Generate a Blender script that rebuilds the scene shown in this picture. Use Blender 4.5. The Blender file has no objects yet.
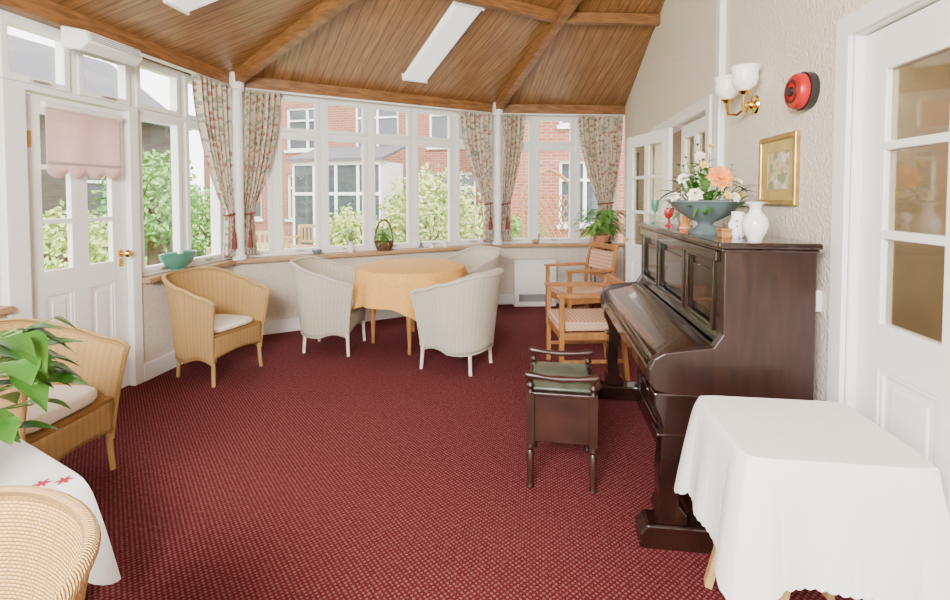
import bpy, math, random
from mathutils import Vector, Matrix
random.seed(7)
SC=bpy.context.scene; COL=SC.collection
pi=math.pi
sin=math.sin; cos=math.cos

# ------------------------------------------------------------ materials
def newmat(name):
    m=bpy.data.materials.new(name); m.use_nodes=True
    nt=m.node_tree; b=nt.nodes['Principled BSDF']
    return m,nt,b
def c4(c): return (c[0],c[1],c[2],1)
def mat(name,col,rough=.5,metal=0,noise=.12,nscale=12,bump=0,bscale=120,coat=0,stretch=None,col2=None,emit=0):
    m,nt,b=newmat(name)
    b.inputs['Roughness'].default_value=rough
    b.inputs['Metallic'].default_value=metal
    b.inputs['Coat Weight'].default_value=coat
    tc=nt.nodes.new('ShaderNodeTexCoord'); mp=nt.nodes.new('ShaderNodeMapping')
    nt.links.new(tc.outputs['Object'],mp.inputs[0])
    if stretch: mp.inputs['Scale'].default_value=stretch
    n=nt.nodes.new('ShaderNodeTexNoise'); n.inputs['Scale'].default_value=nscale; n.inputs['Detail'].default_value=4
    nt.links.new(mp.outputs[0],n.inputs['Vector'])
    r=nt.nodes.new('ShaderNodeValToRGB')
    a=col; d=col2 if col2 else tuple(min(1,c*(1+noise)) for c in col)
    if not col2: a=tuple(c*(1-noise) for c in col)
    r.color_ramp.elements[0].color=c4(a); r.color_ramp.elements[1].color=c4(d)
    r.color_ramp.elements[0].position=.35; r.color_ramp.elements[1].position=.65
    nt.links.new(n.outputs['Fac'],r.inputs[0]); nt.links.new(r.outputs[0],b.inputs['Base Color'])
    if bump:
        n2=nt.nodes.new('ShaderNodeTexNoise'); n2.inputs['Scale'].default_value=bscale; n2.inputs['Detail'].default_value=2
        nt.links.new(tc.outputs['Object'],n2.inputs['Vector'])
        bp=nt.nodes.new('ShaderNodeBump'); bp.inputs['Strength'].default_value=bump; bp.inputs['Distance'].default_value=.01
        nt.links.new(n2.outputs['Fac'],bp.inputs['Height']); nt.links.new(bp.outputs[0],b.inputs['Normal'])
    if emit:
        b.inputs['Emission Color'].default_value=c4(col); b.inputs['Emission Strength'].default_value=emit
    return m
def mnode(nt,op,a,b=None,c=None):
    n=nt.nodes.new('ShaderNodeMath'); n.operation=op
    for i,v in enumerate((a,b,c)):
        if v is None: continue
        if isinstance(v,(int,float)): n.inputs[i].default_value=v
        else: nt.links.new(v,n.inputs[i])
    return n.outputs[0]
def mixcol(nt,f,a,b):
    n=nt.nodes.new('ShaderNodeMix'); n.data_type='RGBA'
    for sock,v in ((n.inputs[0],f),(n.inputs[6],a),(n.inputs[7],b)):
        if isinstance(v,(int,float)): sock.default_value=v
        elif isinstance(v,tuple): sock.default_value=c4(v)
        else: nt.links.new(v,sock)
    return n.outputs[2]
def xyz(nt,src='UV'):
    tc=nt.nodes.new('ShaderNodeTexCoord'); s=nt.nodes.new('ShaderNodeSeparateXYZ')
    nt.links.new(tc.outputs[src],s.inputs[0]); return tc.outputs[src],s.outputs[0],s.outputs[1],s.outputs[2]
def setbump(nt,b,h,strength=.5,dist=.004):
    bp=nt.nodes.new('ShaderNodeBump'); bp.inputs['Strength'].default_value=strength; bp.inputs['Distance'].default_value=dist
    nt.links.new(h,bp.inputs['Height']); nt.links.new(bp.outputs[0],b.inputs['Normal'])

def carpet():
    m,nt,b=newmat('carpet_burgundy'); v,x,y,z=xyz(nt,'Object')
    p=2*pi/.024
    s=mnode(nt,'MULTIPLY',mnode(nt,'SINE',mnode(nt,'MULTIPLY',x,p)),mnode(nt,'SINE',mnode(nt,'MULTIPLY',y,p)))
    n2=nt.nodes.new('ShaderNodeTexNoise'); n2.inputs['Scale'].default_value=120; nt.links.new(v,n2.inputs['Vector'])
    n3=nt.nodes.new('ShaderNodeTexNoise'); n3.inputs['Scale'].default_value=50; n3.inputs['Detail'].default_value=4; nt.links.new(v,n3.inputs['Vector'])
    s=mnode(nt,'ADD',s,mnode(nt,'MULTIPLY',mnode(nt,'SUBTRACT',n3.outputs['Fac'],.5),1.9))
    f=mnode(nt,'SMOOTH_MIN',mnode(nt,'MAXIMUM',mnode(nt,'MULTIPLY',mnode(nt,'ADD',s,-.08),2.0),0),1,.1)
    n=nt.nodes.new('ShaderNodeTexNoise'); n.inputs['Scale'].default_value=1.2; n.inputs['Detail'].default_value=5; nt.links.new(v,n.inputs['Vector'])
    base=mixcol(nt,n.outputs['Fac'],(.076,.0075,.0125),(.128,.0165,.024))
    c=mixcol(nt,mnode(nt,'MULTIPLY',f,.72),base,(.285,.120,.102))
    c=mixcol(nt,mnode(nt,'MULTIPLY',n2.outputs['Fac'],.45),c,(.042,.006,.009))
    nt.links.new(c,b.inputs['Base Color']); b.inputs['Roughness'].default_value=.95
    b.inputs['Specular IOR Level'].default_value=.1
    setbump(nt,b,n2.outputs['Fac'],.6,.005)
    return m
def wicker(name,light,dark,pu=.012,pv=.0075):
    m,nt,b=newmat(name); vv,x,y,z=xyz(nt,'UV')
    row=mnode(nt,'FLOOR',mnode(nt,'DIVIDE',y,pv))
    ph=mnode(nt,'MULTIPLY',row,pi)
    su=mnode(nt,'SINE',mnode(nt,'ADD',mnode(nt,'MULTIPLY',x,2*pi/(2*pu)),mnode(nt,'MULTIPLY',ph,.5)))
    sv=mnode(nt,'ABSOLUTE',mnode(nt,'SINE',mnode(nt,'MULTIPLY',y,pi/pv)))
    h=mnode(nt,'MULTIPLY',mnode(nt,'ADD',mnode(nt,'MULTIPLY',mnode(nt,'ABSOLUTE',su),.8),.2),sv)
    rib=mnode(nt,'POWER',mnode(nt,'ABSOLUTE',mnode(nt,'SINE',mnode(nt,'MULTIPLY',x,pi/(pu*3)))),.35)
    n=nt.nodes.new('ShaderNodeTexNoise'); n.inputs['Scale'].default_value=8; nt.links.new(vv,n.inputs['Vector'])
    f=mnode(nt,'MULTIPLY',mnode(nt,'POWER',h,.5),mnode(nt,'ADD',mnode(nt,'MULTIPLY',rib,.5),.5))
    c=mixcol(nt,f,dark,light)
    c=mixcol(nt,mnode(nt,'MULTIPLY',n.outputs['Fac'],.25),c,dark)
    nt.links.new(c,b.inputs['Base Color']); b.inputs['Roughness'].default_value=.6
    setbump(nt,b,f,.9,.006); return m
def planks(name):
    m,nt,b=newmat(name); vv,x,y,z=xyz(nt,'UV')
    q=mnode(nt,'DIVIDE',x,.095); fl=mnode(nt,'FLOOR',q); fr=mnode(nt,'FRACT',q)
    wn=nt.nodes.new('ShaderNodeTexWhiteNoise'); wn.noise_dimensions='1D'; nt.links.new(fl,wn.inputs['W'])
    mp=nt.nodes.new('ShaderNodeMapping'); mp.inputs['Scale'].default_value=(14,1.2,1); nt.links.new(vv,mp.inputs[0])
    n=nt.nodes.new('ShaderNodeTexNoise'); n.inputs['Scale'].default_value=2.5; n.inputs['Detail'].default_value=6; nt.links.new(mp.outputs[0],n.inputs['Vector'])
    gr=nt.nodes.new('ShaderNodeMapRange'); gr.inputs[1].default_value=.3; gr.inputs[2].default_value=.7; nt.links.new(n.outputs['Fac'],gr.inputs[0])
    c=mixcol(nt,gr.outputs[0],(.17,.072,.022),(.42,.215,.078))
    c=mixcol(nt,mnode(nt,'MULTIPLY',wn.outputs['Value'],.6),c,(.20,.092,.032))
    g=mnode(nt,'LESS_THAN',fr,.09)
    c=mixcol(nt,mnode(nt,'MULTIPLY',g,.75),c,(.05,.02,.007))
    nt.links.new(c,b.inputs['Base Color']); b.inputs['Roughness'].default_value=.36
    setbump(nt,b,mnode(nt,'SUBTRACT',1,g),.6,.006); return m
def floral(name,base,cols,scale=11,src='UV',thr=.36,amt=.9):
    m,nt,b=newmat(name); vv,x,y,z=xyz(nt,src)
    n=nt.nodes.new('ShaderNodeTexNoise'); n.inputs['Scale'].default_value=scale*1.7; nt.links.new(vv,n.inputs['Vector'])
    va=nt.nodes.new('ShaderNodeVectorMath'); va.operation='MULTIPLY_ADD'; nt.links.new(n.outputs['Color'],va.inputs[0])
    va.inputs[1].default_value=(.7/scale,)*3; nt.links.new(vv,va.inputs[2])
    vo=nt.nodes.new('ShaderNodeTexVoronoi'); vo.inputs['Scale'].default_value=scale; nt.links.new(va.outputs[0],vo.inputs['Vector'])
    r=nt.nodes.new('ShaderNodeValToRGB'); r.color_ramp.interpolation='CONSTANT'
    r.color_ramp.elements[0].color=c4(cols[0]); r.color_ramp.elements[1].color=c4(cols[1]); r.color_ramp.elements[1].position=.3
    for i,cc in enumerate(cols[2:]):
        e=r.color_ramp.elements.new(.3+.22*(i+1)); e.color=c4(cc)
    sp=nt.nodes.new('ShaderNodeSeparateColor'); nt.links.new(vo.outputs['Color'],sp.inputs[0]); nt.links.new(sp.outputs[0],r.inputs[0])
    f=mnode(nt,'LESS_THAN',vo.outputs['Distance'],thr)
    c=mixcol(nt,mnode(nt,'MULTIPLY',f,amt),base,r.outputs[0])
    nt.links.new(c,b.inputs['Base Color']); b.inputs['Roughness'].default_value=.9
    return m
def checks(name,a,b_,p=.045):
    m,nt,b=newmat(name); vv,x,y,z=xyz(nt,'Object')
    k=2*pi/p
    s1=mnode(nt,'GREATER_THAN',mnode(nt,'SINE',mnode(nt,'MULTIPLY',y,k)),0)
    s2=mnode(nt,'GREATER_THAN',mnode(nt,'SINE',mnode(nt,'MULTIPLY',mnode(nt,'ADD',x,z),k)),0)
    f=mnode(nt,'MULTIPLY',mnode(nt,'ADD',s1,s2),.5)
    nt.links.new(mixcol(nt,f,a,b_),b.inputs['Base Color']); b.inputs['Roughness'].default_value=.9; return m
def brick():
    m,nt,b=newmat('red_brick'); vv,x,y,z=xyz(nt,'UV')
    t=nt.nodes.new('ShaderNodeTexBrick'); nt.links.new(vv,t.inputs['Vector'])
    t.inputs['Color1'].default_value=(.33,.095,.055,1); t.inputs['Color2'].default_value=(.24,.070,.042,1); t.inputs['Mortar'].default_value=(.34,.24,.18,1)
    t.inputs['Scale'].default_value=1; t.inputs['Mortar Size'].default_value=.009; t.inputs['Brick Width'].default_value=.23; t.inputs['Row Height'].default_value=.075
    nt.links.new(t.outputs[0],b.inputs['Base Color']); b.inputs['Roughness'].default_value=.9; return m
def glassmat(name,tint=(1,1,1),gl=.06):
    m=bpy.data.materials.new(name); m.use_nodes=True; nt=m.node_tree; nt.nodes.clear()
    o=nt.nodes.new('ShaderNodeOutputMaterial'); t=nt.nodes.new('ShaderNodeBsdfTransparent'); t.inputs[0].default_value=c4(tint)
    g=nt.nodes.new('ShaderNodeBsdfGlossy'); g.inputs['Roughness'].default_value=.03
    mx=nt.nodes.new('ShaderNodeMixShader'); mx.inputs[0].default_value=gl
    nt.links.new(t.outputs[0],mx.inputs[1]); nt.links.new(g.outputs[0],mx.inputs[2]); nt.links.new(mx.outputs[0],o.inputs[0]); return m
def translucent_cloth(m,amt=.25):
    nt=m.node_tree; b=nt.nodes['Principled BSDF']; o=[n for n in nt.nodes if n.type=='OUTPUT_MATERIAL'][0]
    t=nt.nodes.new('ShaderNodeBsdfTranslucent'); mx=nt.nodes.new('ShaderNodeMixShader'); mx.inputs[0].default_value=amt
    l=b.inputs['Base Color'].links
    if l: nt.links.new(l[0].from_socket,t.inputs[0])
    nt.links.new(b.outputs[0],mx.inputs[1]); nt.links.new(t.outputs[0],mx.inputs[2]); nt.links.new(mx.outputs[0],o.inputs[0]); return m

WHITE=mat('white_gloss_paint',(.84,.835,.82),.35,noise=.01)
WALL=mat('cream_wallpaper',(.66,.585,.50),.85,noise=.06,nscale=30,bump=.5,bscale=90)
WALLR=mat('textured_wallpaper',(.73,.645,.56),.85,noise=.05,nscale=60,bump=.9,bscale=60)
HALL=mat('hall_wallpaper',(.34,.27,.18),.9,noise=.06,nscale=8)
SILL=mat('sill_wood',(.40,.24,.12),.5,noise=.2,nscale=3,stretch=(3,3,20))
BEAM=mat('beam_wood',(.23,.100,.034),.42,noise=.3,nscale=4,stretch=(2,2,12))
PLANK=planks('pine_planks')
CARP=carpet()
WICW=wicker('cream_wicker',(.90,.85,.73),(.42,.36,.25))
WICT=wicker('tan_wicker',(.78,.50,.19),(.27,.14,.042))
MAHO=mat('dark_mahogany',(.008,.003,.002),.20,noise=.5,nscale=5,coat=.45,stretch=(1,6,1),col2=(.020,.007,.0045))
MAHR=mat('reddish_mahogany_side',(.014,.0046,.003),.34,noise=.4,nscale=6,coat=.12,stretch=(6,6,1),col2=(.028,.0092,.0058))
BRASS=mat('polished_brass',(.80,.52,.16),.2,metal=1,noise=.05)
GLASS=glassmat('window_glass',gl=.04); GLASSD=glassmat('door_glass',(.80,.76,.66),.09)
CURT=translucent_cloth(floral('floral_curtain',(.74,.65,.52),[(.40,.14,.10),(.30,.33,.36),(.56,.40,.27),(.28,.31,.20)],scale=22,thr=.45,amt=.85),.25)
WCLOTH=mat('white_linen',(.84,.83,.80),.9,noise=.01,bump=.15,bscale=400)
GOLD=translucent_cloth(mat('gold_tablecloth',(.80,.43,.105),.8,noise=.06,nscale=30,bump=.1,bscale=300),.1)
TEAK=mat('light_oak',(.36,.155,.05),.4,noise=.2,nscale=5,stretch=(4,4,1))
UPH=checks('peach_check_upholstery',(.42,.19,.10),(.68,.46,.32),.032)
LEAF=mat('leaf_green',(.028,.11,.014),.35,noise=.5,nscale=9,col2=(.09,.24,.035))
LEAFL=mat('bright_leaf_green',(.08,.23,.03),.5,nscale=6,col2=(.20,.38,.07))
LEAFY=mat('yellow_green_shrub',(.25,.38,.08),.7,nscale=3,col2=(.50,.56,.17))
STEM=mat('stem_green',(.16,.28,.07),.6)
TEAL=mat('teal_glaze',(.07,.27,.21),.25,coat=.4)
GREY=mat('grey_teal_ceramic',(.12,.165,.17),.35,coat=.3,noise=.2)
PORC=mat('white_porcelain',(.82,.80,.78),.15,coat=.5,noise=.03)
BLUEP=floral('blue_and_white_porcelain',(.80,.80,.82),[(.10,.14,.40),(.55,.60,.75),(.10,.14,.40)],scale=45,src='Object')
CREAMC=mat('cream_cushion',(.82,.76,.63),.9,noise=.03,bump=.2,bscale=300)
GREEN=mat('dark_green_vinyl',(.07,.09,.06),.35,noise=.3)
RED=mat('alarm_red',(.46,.008,.008),.35); BLACK=mat('black_plastic',(.015,.015,.015),.4)
PINK=translucent_cloth(mat('pink_blind_fabric',(.88,.68,.67),.9,noise=.03),.5)
TASSEL=mat('rust_tassel',(.20,.045,.03),.8,bump=.3)
BASK=mat('dark_basket',(.10,.05,.025),.7,noise=.5,nscale=60,bump=.6,bscale=150)
TERRA=mat('terracotta',(.45,.18,.09),.8)
IRON=mat('black_iron',(.02,.02,.02),.4,metal=.6)
FROST=mat('frosted_glass_shade',(.88,.86,.82),.3,noise=.02,emit=.3)
ORANGE=mat('orange_petals',(.85,.30,.07),.7,noise=.2); WHPET=mat('cream_petals',(.86,.80,.66),.7); YEL=mat('yellow_petals',(.78,.55,.12),.7)
GOLDF=mat('gilt_frame',(.50,.32,.10),.35,metal=.7,noise=.2)
GRASS=mat('lawn',(.24,.40,.10),.95,nscale=4,col2=(.38,.50,.17)); PAVE=mat('paving',(.50,.47,.42),.9,nscale=2)
BRICK=brick(); ROOFT=mat('slate_roof',(.10,.10,.11),.8); DGL=mat('dark_pane',(.06,.075,.085),.1,coat=.5)
DARKW=mat('dark_weathered_cladding',(.075,.060,.050),.8,noise=.3,nscale=3,stretch=(1,1,8))
GVENT=mat('vent_grey',(.35,.34,.32),.5)
RUBY=mat('ruby_glass',(.40,.02,.015),.1,coat=1); STRAW=mat('straw_wood',(.50,.31,.12),.6)

# ------------------------------------------------------------ geometry
def box(x0,x1,y0,y1,z0,z1):
    V=[(x,y,z) for x in (x0,x1) for y in (y0,y1) for z in (z0,z1)]
    F=[(0,1,3,2),(4,6,7,5),(0,4,5,1),(2,3,7,6),(0,2,6,4),(1,5,7,3)]
    return V,F,None
def tf(g,m):
    return [tuple(m@Vector(v)) for v in g[0]],g[1],g[2]
def slab(x0,x1,z0,z1,y0,y1,holes=()):
    xs=sorted(set([x0,x1]+[h for q in holes for h in q[:2]])); zs=sorted(set([z0,z1]+[h for q in holes for h in q[2:]]))
    xs=[x for x in xs if x0<=x<=x1]; zs=[z for z in zs if z0<=z<=z1]
    def solid(i,j):
        if i<0 or j<0 or i>=len(xs)-1 or j>=len(zs)-1: return False
        cx=(xs[i]+xs[i+1])/2; cz=(zs[j]+zs[j+1])/2
        return not any(h[0]<cx<h[1] and h[2]<cz<h[3] for h in holes)
    V=[];F=[]; idx={}
    def v(x,y,z):
        k=(round(x,5),round(y,5),round(z,5))
        if k not in idx: idx[k]=len(V); V.append((x,y,z))
        return idx[k]
    for i in range(len(xs)-1):
        for j in range(len(zs)-1):
            if not solid(i,j): continue
            a,b,c,d=xs[i],xs[i+1],zs[j],zs[j+1]
            F.append((v(a,y0,c),v(b,y0,c),v(b,y0,d),v(a,y0,d)))
            F.append((v(a,y1,c),v(a,y1,d),v(b,y1,d),v(b,y1,c)))
            if not solid(i-1,j): F.append((v(a,y0,c),v(a,y0,d),v(a,y1,d),v(a,y1,c)))
            if not solid(i+1,j): F.append((v(b,y0,c),v(b,y1,c),v(b,y1,d),v(b,y0,d)))
            if not solid(i,j-1): F.append((v(a,y0,c),v(a,y1,c),v(b,y1,c),v(b,y0,c)))
            if not solid(i,j+1): F.append((v(a,y0,d),v(b,y0,d),v(b,y1,d),v(a,y1,d)))
    return V,F,None
def tube(pts,r,n=8,closed=False,uv=False):
    P=[Vector(p) for p in pts]; N=len(P)
    R=r if isinstance(r,(list,tuple)) else [r]*N
    V=[];F=[];U=[];prev=None;acc=0
    for i,p in enumerate(P):
        if i: acc+=(p-P[i-1]).length
        if closed: t=P[(i+1)%N]-P[i-1]
        else: t=P[min(i+1,N-1)]-P[max(i-1,0)]
        if t.length<1e-9: t=Vector((0,0,1))
        t.normalize()
        if prev is None:
            a=Vector((0,0,1)) if abs(t.z)<.9 else Vector((1,0,0)); prev=t.cross(a).normalized()
        s=(prev-t*prev.dot(t)); s=s.normalized() if s.length>1e-6 else t.orthogonal().normalized(); prev=s
        q=t.cross(s)
        for k in range(n):
            an=2*pi*k/n; V.append(tuple(p+(s*cos(an)+q*sin(an))*R[i])); U.append((.012*k/n,.09*k/n+acc))
    M_=N if closed else N-1
    for i in range(M_):
        for k in range(n):
            a=i*n+k;b=i*n+(k+1)%n;c=((i+1)%N)*n+(k+1)%n;d=((i+1)%N)*n+k
            F.append((a,b,c,d))
    if not closed:
        F.append(tuple(range(n-1,-1,-1))); F.append(tuple((N-1)*n+k for k in range(n)))
    return V,F,(U if uv else None)
def cyl(p0,p1,r0,r1=None,n=14): return tube([p0,p1],[r0,r0 if r1 is None else r1],n)
def lathe(prof,n=24,c=(0,0,0)):
    V=[];F=[]
    for r,z in prof:
        for k in range(n):
            a=2*pi*k/n; V.append((c[0]+r*cos(a),c[1]+r*sin(a),c[2]+z))
    for i in range(len(prof)-1):
        for k in range(n):
            F.append((i*n+k,i*n+(k+1)%n,(i+1)*n+(k+1)%n,(i+1)*n+k))
    F.append(tuple(range(n-1,-1,-1))); F.append(tuple((len(prof)-1)*n+k for k in range(n)))
    return V,F,None
def sph(c,r,s=(1,1,1),n=12,m=8):
    prof=[(max(1e-4,r*sin(pi*i/m)),-r*cos(pi*i/m)) for i in range(m+1)]
    g=lathe(prof,n); return [(c[0]+x*s[0],c[1]+y*s[1],c[2]+z*s[2]) for x,y,z in g[0]],g[1],None
def prism(poly,lo,hi,axis='y'):
    n=len(poly);V=[]
    for t in (lo,hi):
        for a,b in poly:
            V.append({'y':(a,t,b),'x':(t,a,b),'z':(a,b,t)}[axis])
    F=[tuple(range(n)),tuple(range(2*n-1,n-1,-1))]+[(i,(i+1)%n,n+(i+1)%n,n+i) for i in range(n)]
    return V,F,None
def grid(fn,nu,nv,uv=None,cu=False):
    V=[];F=[];U=[]
    for i in range(nu+(0 if cu else 1)):
        for j in range(nv+1):
            V.append(tuple(fn(i/nu,j/nv))); U.append(uv(i/nu,j/nv) if uv else (i/nu,j/nv))
    w=nv+1; T=nu if cu else nu+1
    for i in range(nu):
        for j in range(nv):
            a=i*w+j; b=((i+1)%T)*w+j
            F.append((a,b,b+1,a+1))
    return V,F,U
def beam(p0,p1,w,h,drop=0):
    p0=Vector(p0);p1=Vector(p1);t=(p1-p0).normalized(); s=t.cross(Vector((0,0,1))).normalized(); u=s.cross(t)
    V=[]
    for p in (p0,p1):
        for a in (-w/2,w/2):
            for b in (-h-drop,-drop): V.append(tuple(p+s*a+u*b))
    return V,[(0,1,3,2),(4,6,7,5),(0,4,5,1),(2,3,7,6),(0,2,6,4),(1,5,7,3)],None
def setp(o,name,kind=None,label=None,cat=None,group=None):
    if kind:o['kind']=kind
    if label:o['label']=label
    if cat:o['category']=cat
    if group:o['group']=group
def M(name,parent,material,geos,smooth=True,bevel=0,solid=0,sub=0,label=None,kind=None,cat=None,group=None,mtx=None,angle=35):
    if isinstance(geos,tuple): geos=[geos]
    V=[];F=[];U=[];hasuv=any(g[2] for g in geos)
    for g in geos:
        o=len(V); V+=g[0]; F+=[tuple(i+o for i in f) for f in g[1]]; U+=(g[2] if g[2] else [(v[0],v[2]) for v in g[0]])
    me=bpy.data.meshes.new(name); me.from_pydata([tuple(v) for v in V],[],F)
    if hasuv:
        l=me.uv_layers.new(name='UVMap')
        for lp in me.loops: l.data[lp.index].uv=U[lp.vertex_index]
    me.materials.append(material)
    import bmesh
    bm=bmesh.new(); bm.from_mesh(me); bmesh.ops.recalc_face_normals(bm,faces=bm.faces)
    if smooth:
        for f in bm.faces: f.smooth=True
        for e in bm.edges:
            if len(e.link_faces)==2 and e.calc_face_angle(0)>math.radians(angle): e.smooth=False
    bm.to_mesh(me); bm.free(); me.update()
    o=bpy.data.objects.new(name,me); COL.objects.link(o)
    if parent: o.parent=parent
    if mtx is not None: o.matrix_local=mtx
    if solid:
        s=o.modifiers.new('s','SOLIDIFY'); s.thickness=solid; s.offset=0
    if bevel:
        b=o.modifiers.new('b','BEVEL'); b.width=bevel; b.segments=2; b.limit_method='ANGLE'; b.angle_limit=math.radians(40)
    if sub:
        s=o.modifiers.new('ss','SUBSURF'); s.levels=sub; s.render_levels=sub
    setp(o,name,kind,label,cat,group)
    return o
def E(name,label,cat,loc,rz=0,group=None,kind=None):
    o=bpy.data.objects.new(name,None); COL.objects.link(o); o.location=loc; o.rotation_euler=(0,0,rz); o.empty_display_size=.1
    setp(o,name,kind,label,cat,group); return o
S='structure'
# ------------------------------------------------------------ room shell
XL=-3.07; XR=1.17; YN=-3.0
P1=Vector((XL,4.52,0)); P2=Vector((-.56,6.41,0)); P3=Vector((XR,6.76,0))
EZ=2.66; SL=.31
def nrm(a,b):
    d=(b-a).normalized(); return d,Vector((d.y,-d.x,0))
D2,N2=nrm(P1,P2); D3,N3=nrm(P2,P3)
def dists(x,y):
    p=Vector((x,y,0)); return x-XL,(p-P1).dot(N2),(p-P2).dot(N3)
def RZ(x,y): return EZ+SL*min(dists(x,y))
def isect(na,pa,nb,pb,x):
    lo,hi=-3,7
    f=lambda y:(Vector((x,y,0))-pa).dot(na)-(Vector((x,y,0))-pb).dot(nb)
    for _ in range(60):
        m=(lo+hi)/2
        if f(lo)*f(m)<=0: hi=m
        else: lo=m
    return (lo+hi)/2
NX=Vector((1,0,0))
yA=isect(NX,P1,N2,P1,XR); yB=isect(N2,P1,N3,P2,XR)
HA=(XR,yA,RZ(XR,yA)); HB=(XR,yB,RZ(XR,yB))
W1m=Matrix.Translation((XL,0,0))@Matrix.Rotation(pi/2,4,'Z')     # local x = world Y
a2=math.atan2(D2.y,D2.x); a3=math.atan2(D3.y,D3.x)
W2m=Matrix.Translation(P1)@Matrix.Rotation(a2,4,'Z'); L2=(P2-P1).length
W3m=Matrix.Translation(P2)@Matrix.Rotation(a3,4,'Z'); L3=(P3-P2).length
W4m=Matrix.Translation((XR,0,0))@Matrix.Rotation(-pi/2,4,'Z')   # local x = -Y

M('floor',None,CARP,prism([(XL-.1,YN),(XR+1.5,YN),(XR+1.5,7.0),(P3.x+.1,P3.y+.25),(P2.x,P2.y+.25),(P1.x-.1,P1.y+.15)],-.1,0,'z'),smooth=False,kind=S)
DL0,DL1=2.47,3.30
M('wall_left',None,WALL,[slab(YN,P1.y,0,.78,0,.2,[(DL0,DL1,-1,1)]),box(YN,.5,0,.2,.78,EZ)],smooth=False,kind=S,mtx=W1m)
M('wall_back_left',None,WALL,box(0,L2,0,.2,0,.78),smooth=False,kind=S,mtx=W2m)
M('wall_back',None,WALL,box(0,L3,0,.2,0,.78),smooth=False,kind=S,mtx=W3m)
poly=[(-P3.y,2.6),(-P3.y,EZ+.03),(-yB,HB[2]+.03),(-yA,HA[2]+.03),(-YN,HA[2]+.03),(-YN,2.6)]
M('wall_right',None,WALLR,[slab(-P3.y,-YN,0,2.6,0,.13,[(-5.08,-3.52,-1,2.07),(-1.98,-1.18,-1,2.07)]),prism(poly,0,.13,'y')],smooth=False,kind=S,mtx=W4m)
M('wall_hall',None,HALL,[box(2.3,2.4,YN,7,0,2.7),box(XR+.13,2.4,6.9,7,0,2.7)],smooth=False,kind=S)
M('ceiling_hall',None,WHITE,box(XR+.1,2.4,YN,7,2.6,2.7),smooth=False,kind=S)
for nm,g,mm in (('baseboard_left',[box(YN,DL0-.06,-.018,0,0,.14),box(DL1+.06,P1.y,-.018,0,0,.14)],W1m),
    ('baseboard_back_left',[box(0,L2,-.018,0,0,.14)],W2m),('baseboard_back',[box(0,L3,-.018,0,0,.14)],W3m),
    ('baseboard_right',[box(-P3.y,-5.16,-.018,0,0,.14),box(-3.44,-2.06,-.018,0,0,.14),box(-1.1,-YN,-.018,0,0,.14)],W4m)):
    M(nm,None,WHITE,g,smooth=False,bevel=.004,kind=S,mtx=mm)
tn=[0]
def T(material,g,mm=None,bevel=.006,smooth=False):
    tn[0]+=1; return M('trim_%d'%tn[0],None,material,g,smooth=smooth,bevel=bevel,kind=S,mtx=mm)
T(SILL,[box(YN,DL0-.06,-.05,.1,.78,.82),box(DL1+.06,P1.y,-.08,.1,.78,.82)],W1m)
T(SILL,box(.0,L2,-.11,.1,.78,.82),W2m)
T(SILL,box(.0,L3-.01,-.11,.1,.78,.82),W3m)
T(BEAM,box(YN,P1.y+.02,-.05,.14,2.55,2.70),W1m)
T(BEAM,box(-.02,L2+.02,-.05,.14,2.55,2.70),W2m)
T(BEAM,box(-.02,L3,-.05,.14,2.55,2.70),W3m)
def cface(pts,o,d,n):
    U=[]
    for p in pts:
        q=Vector((p[0],p[1],0))-o; U.append((q.dot(d),q.dot(n)*1.05))
    return [p for p in pts],[tuple(range(len(pts)))],U
h1=(P1.x,P1.y,EZ);h2=(P2.x,P2.y,EZ);h3=(P3.x,P3.y,EZ)
M('ceiling',None,PLANK,[cface([(XL,YN,EZ),h1,HA,(XR,YN,HA[2])],P1,Vector((0,1,0)),NX),
   cface([h1,h2,HB,HA],P1,D2,N2),cface([h2,h3,HB],P2,D3,N3)],smooth=False,kind=S)
T(BEAM,beam(h1,HA,.09,.12)); T(BEAM,beam(h2,HB,.09,.12))
DP=1.8
def hipat(a,b,D):
    t=D/((b[2]-a[2])/SL); return tuple(a[i]+(b[i]-a[i])*t for i in range(3))
q1=hipat(h1,HA,DP); q2=hipat(h2,HB,DP)
yy=P3.y
for _ in range(400):
    yy-=.01
    if dists(XR,yy)[2]>=DP: break
T(BEAM,beam(q2,(XR,yy,RZ(XR,yy)),.07,.10)); T(BEAM,beam(q1,q2,.07,.10))
T(BEAM,beam((XL+DP,YN,EZ+SL*DP),q1,.07,.10))
T(WHITE,[box(-3.30,-3.22,-.04,0,0,3.6)],W4m)
# ------------------------------------------------------------ windows
wn_=[0]
mat_handle=mat('brushed_metal',(.55,.52,.45),.35,metal=.8)
def window(mm,x0,x1,z0,z1,rail=None,fw=.03,sw=.04,y=.07):
    wn_[0]+=1
    holes=[]
    zz=[(z0+fw,z1-fw)] if rail is None else [(z0+fw,rail-.02),(rail+.02,z1-fw)]
    for a,b in zz: holes.append((x0+fw,x1-fw,a,b))
    g=[slab(x0,x1,z0,z1,y-.035,y+.035,holes)]
    for a,b in zz:
        g.append(slab(x0+fw,x1-fw,a,b,y-.05,y+.02,[(x0+fw+sw,x1-fw-sw,a+sw,b-sw)]))
    w=M('window_%d'%wn_[0],None,WHITE,g,smooth=False,bevel=.004,kind=S,mtx=mm)
    M('glass',w,GLASS,[box(x0+fw,x1-fw,y-.006,y-.002,a,b) for a,b in zz],smooth=False)
    M('window_handle',w,mat_handle,[box((x0+x1)/2-.05,(x0+x1)/2+.05,y-.075,y-.05,zz[0][0]+.012,zz[0][0]+.024)],smooth=False)
    return w
RAIL=2.13
for a,b in ((.5,1.15),(1.15,1.8),(1.8,DL0-.06)): window(W1m,a,b,.82,2.55,RAIL)
window(W1m,DL0-.06,2.885,2.12,2.55); window(W1m,2.885,DL1+.06,2.12,2.55)
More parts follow.
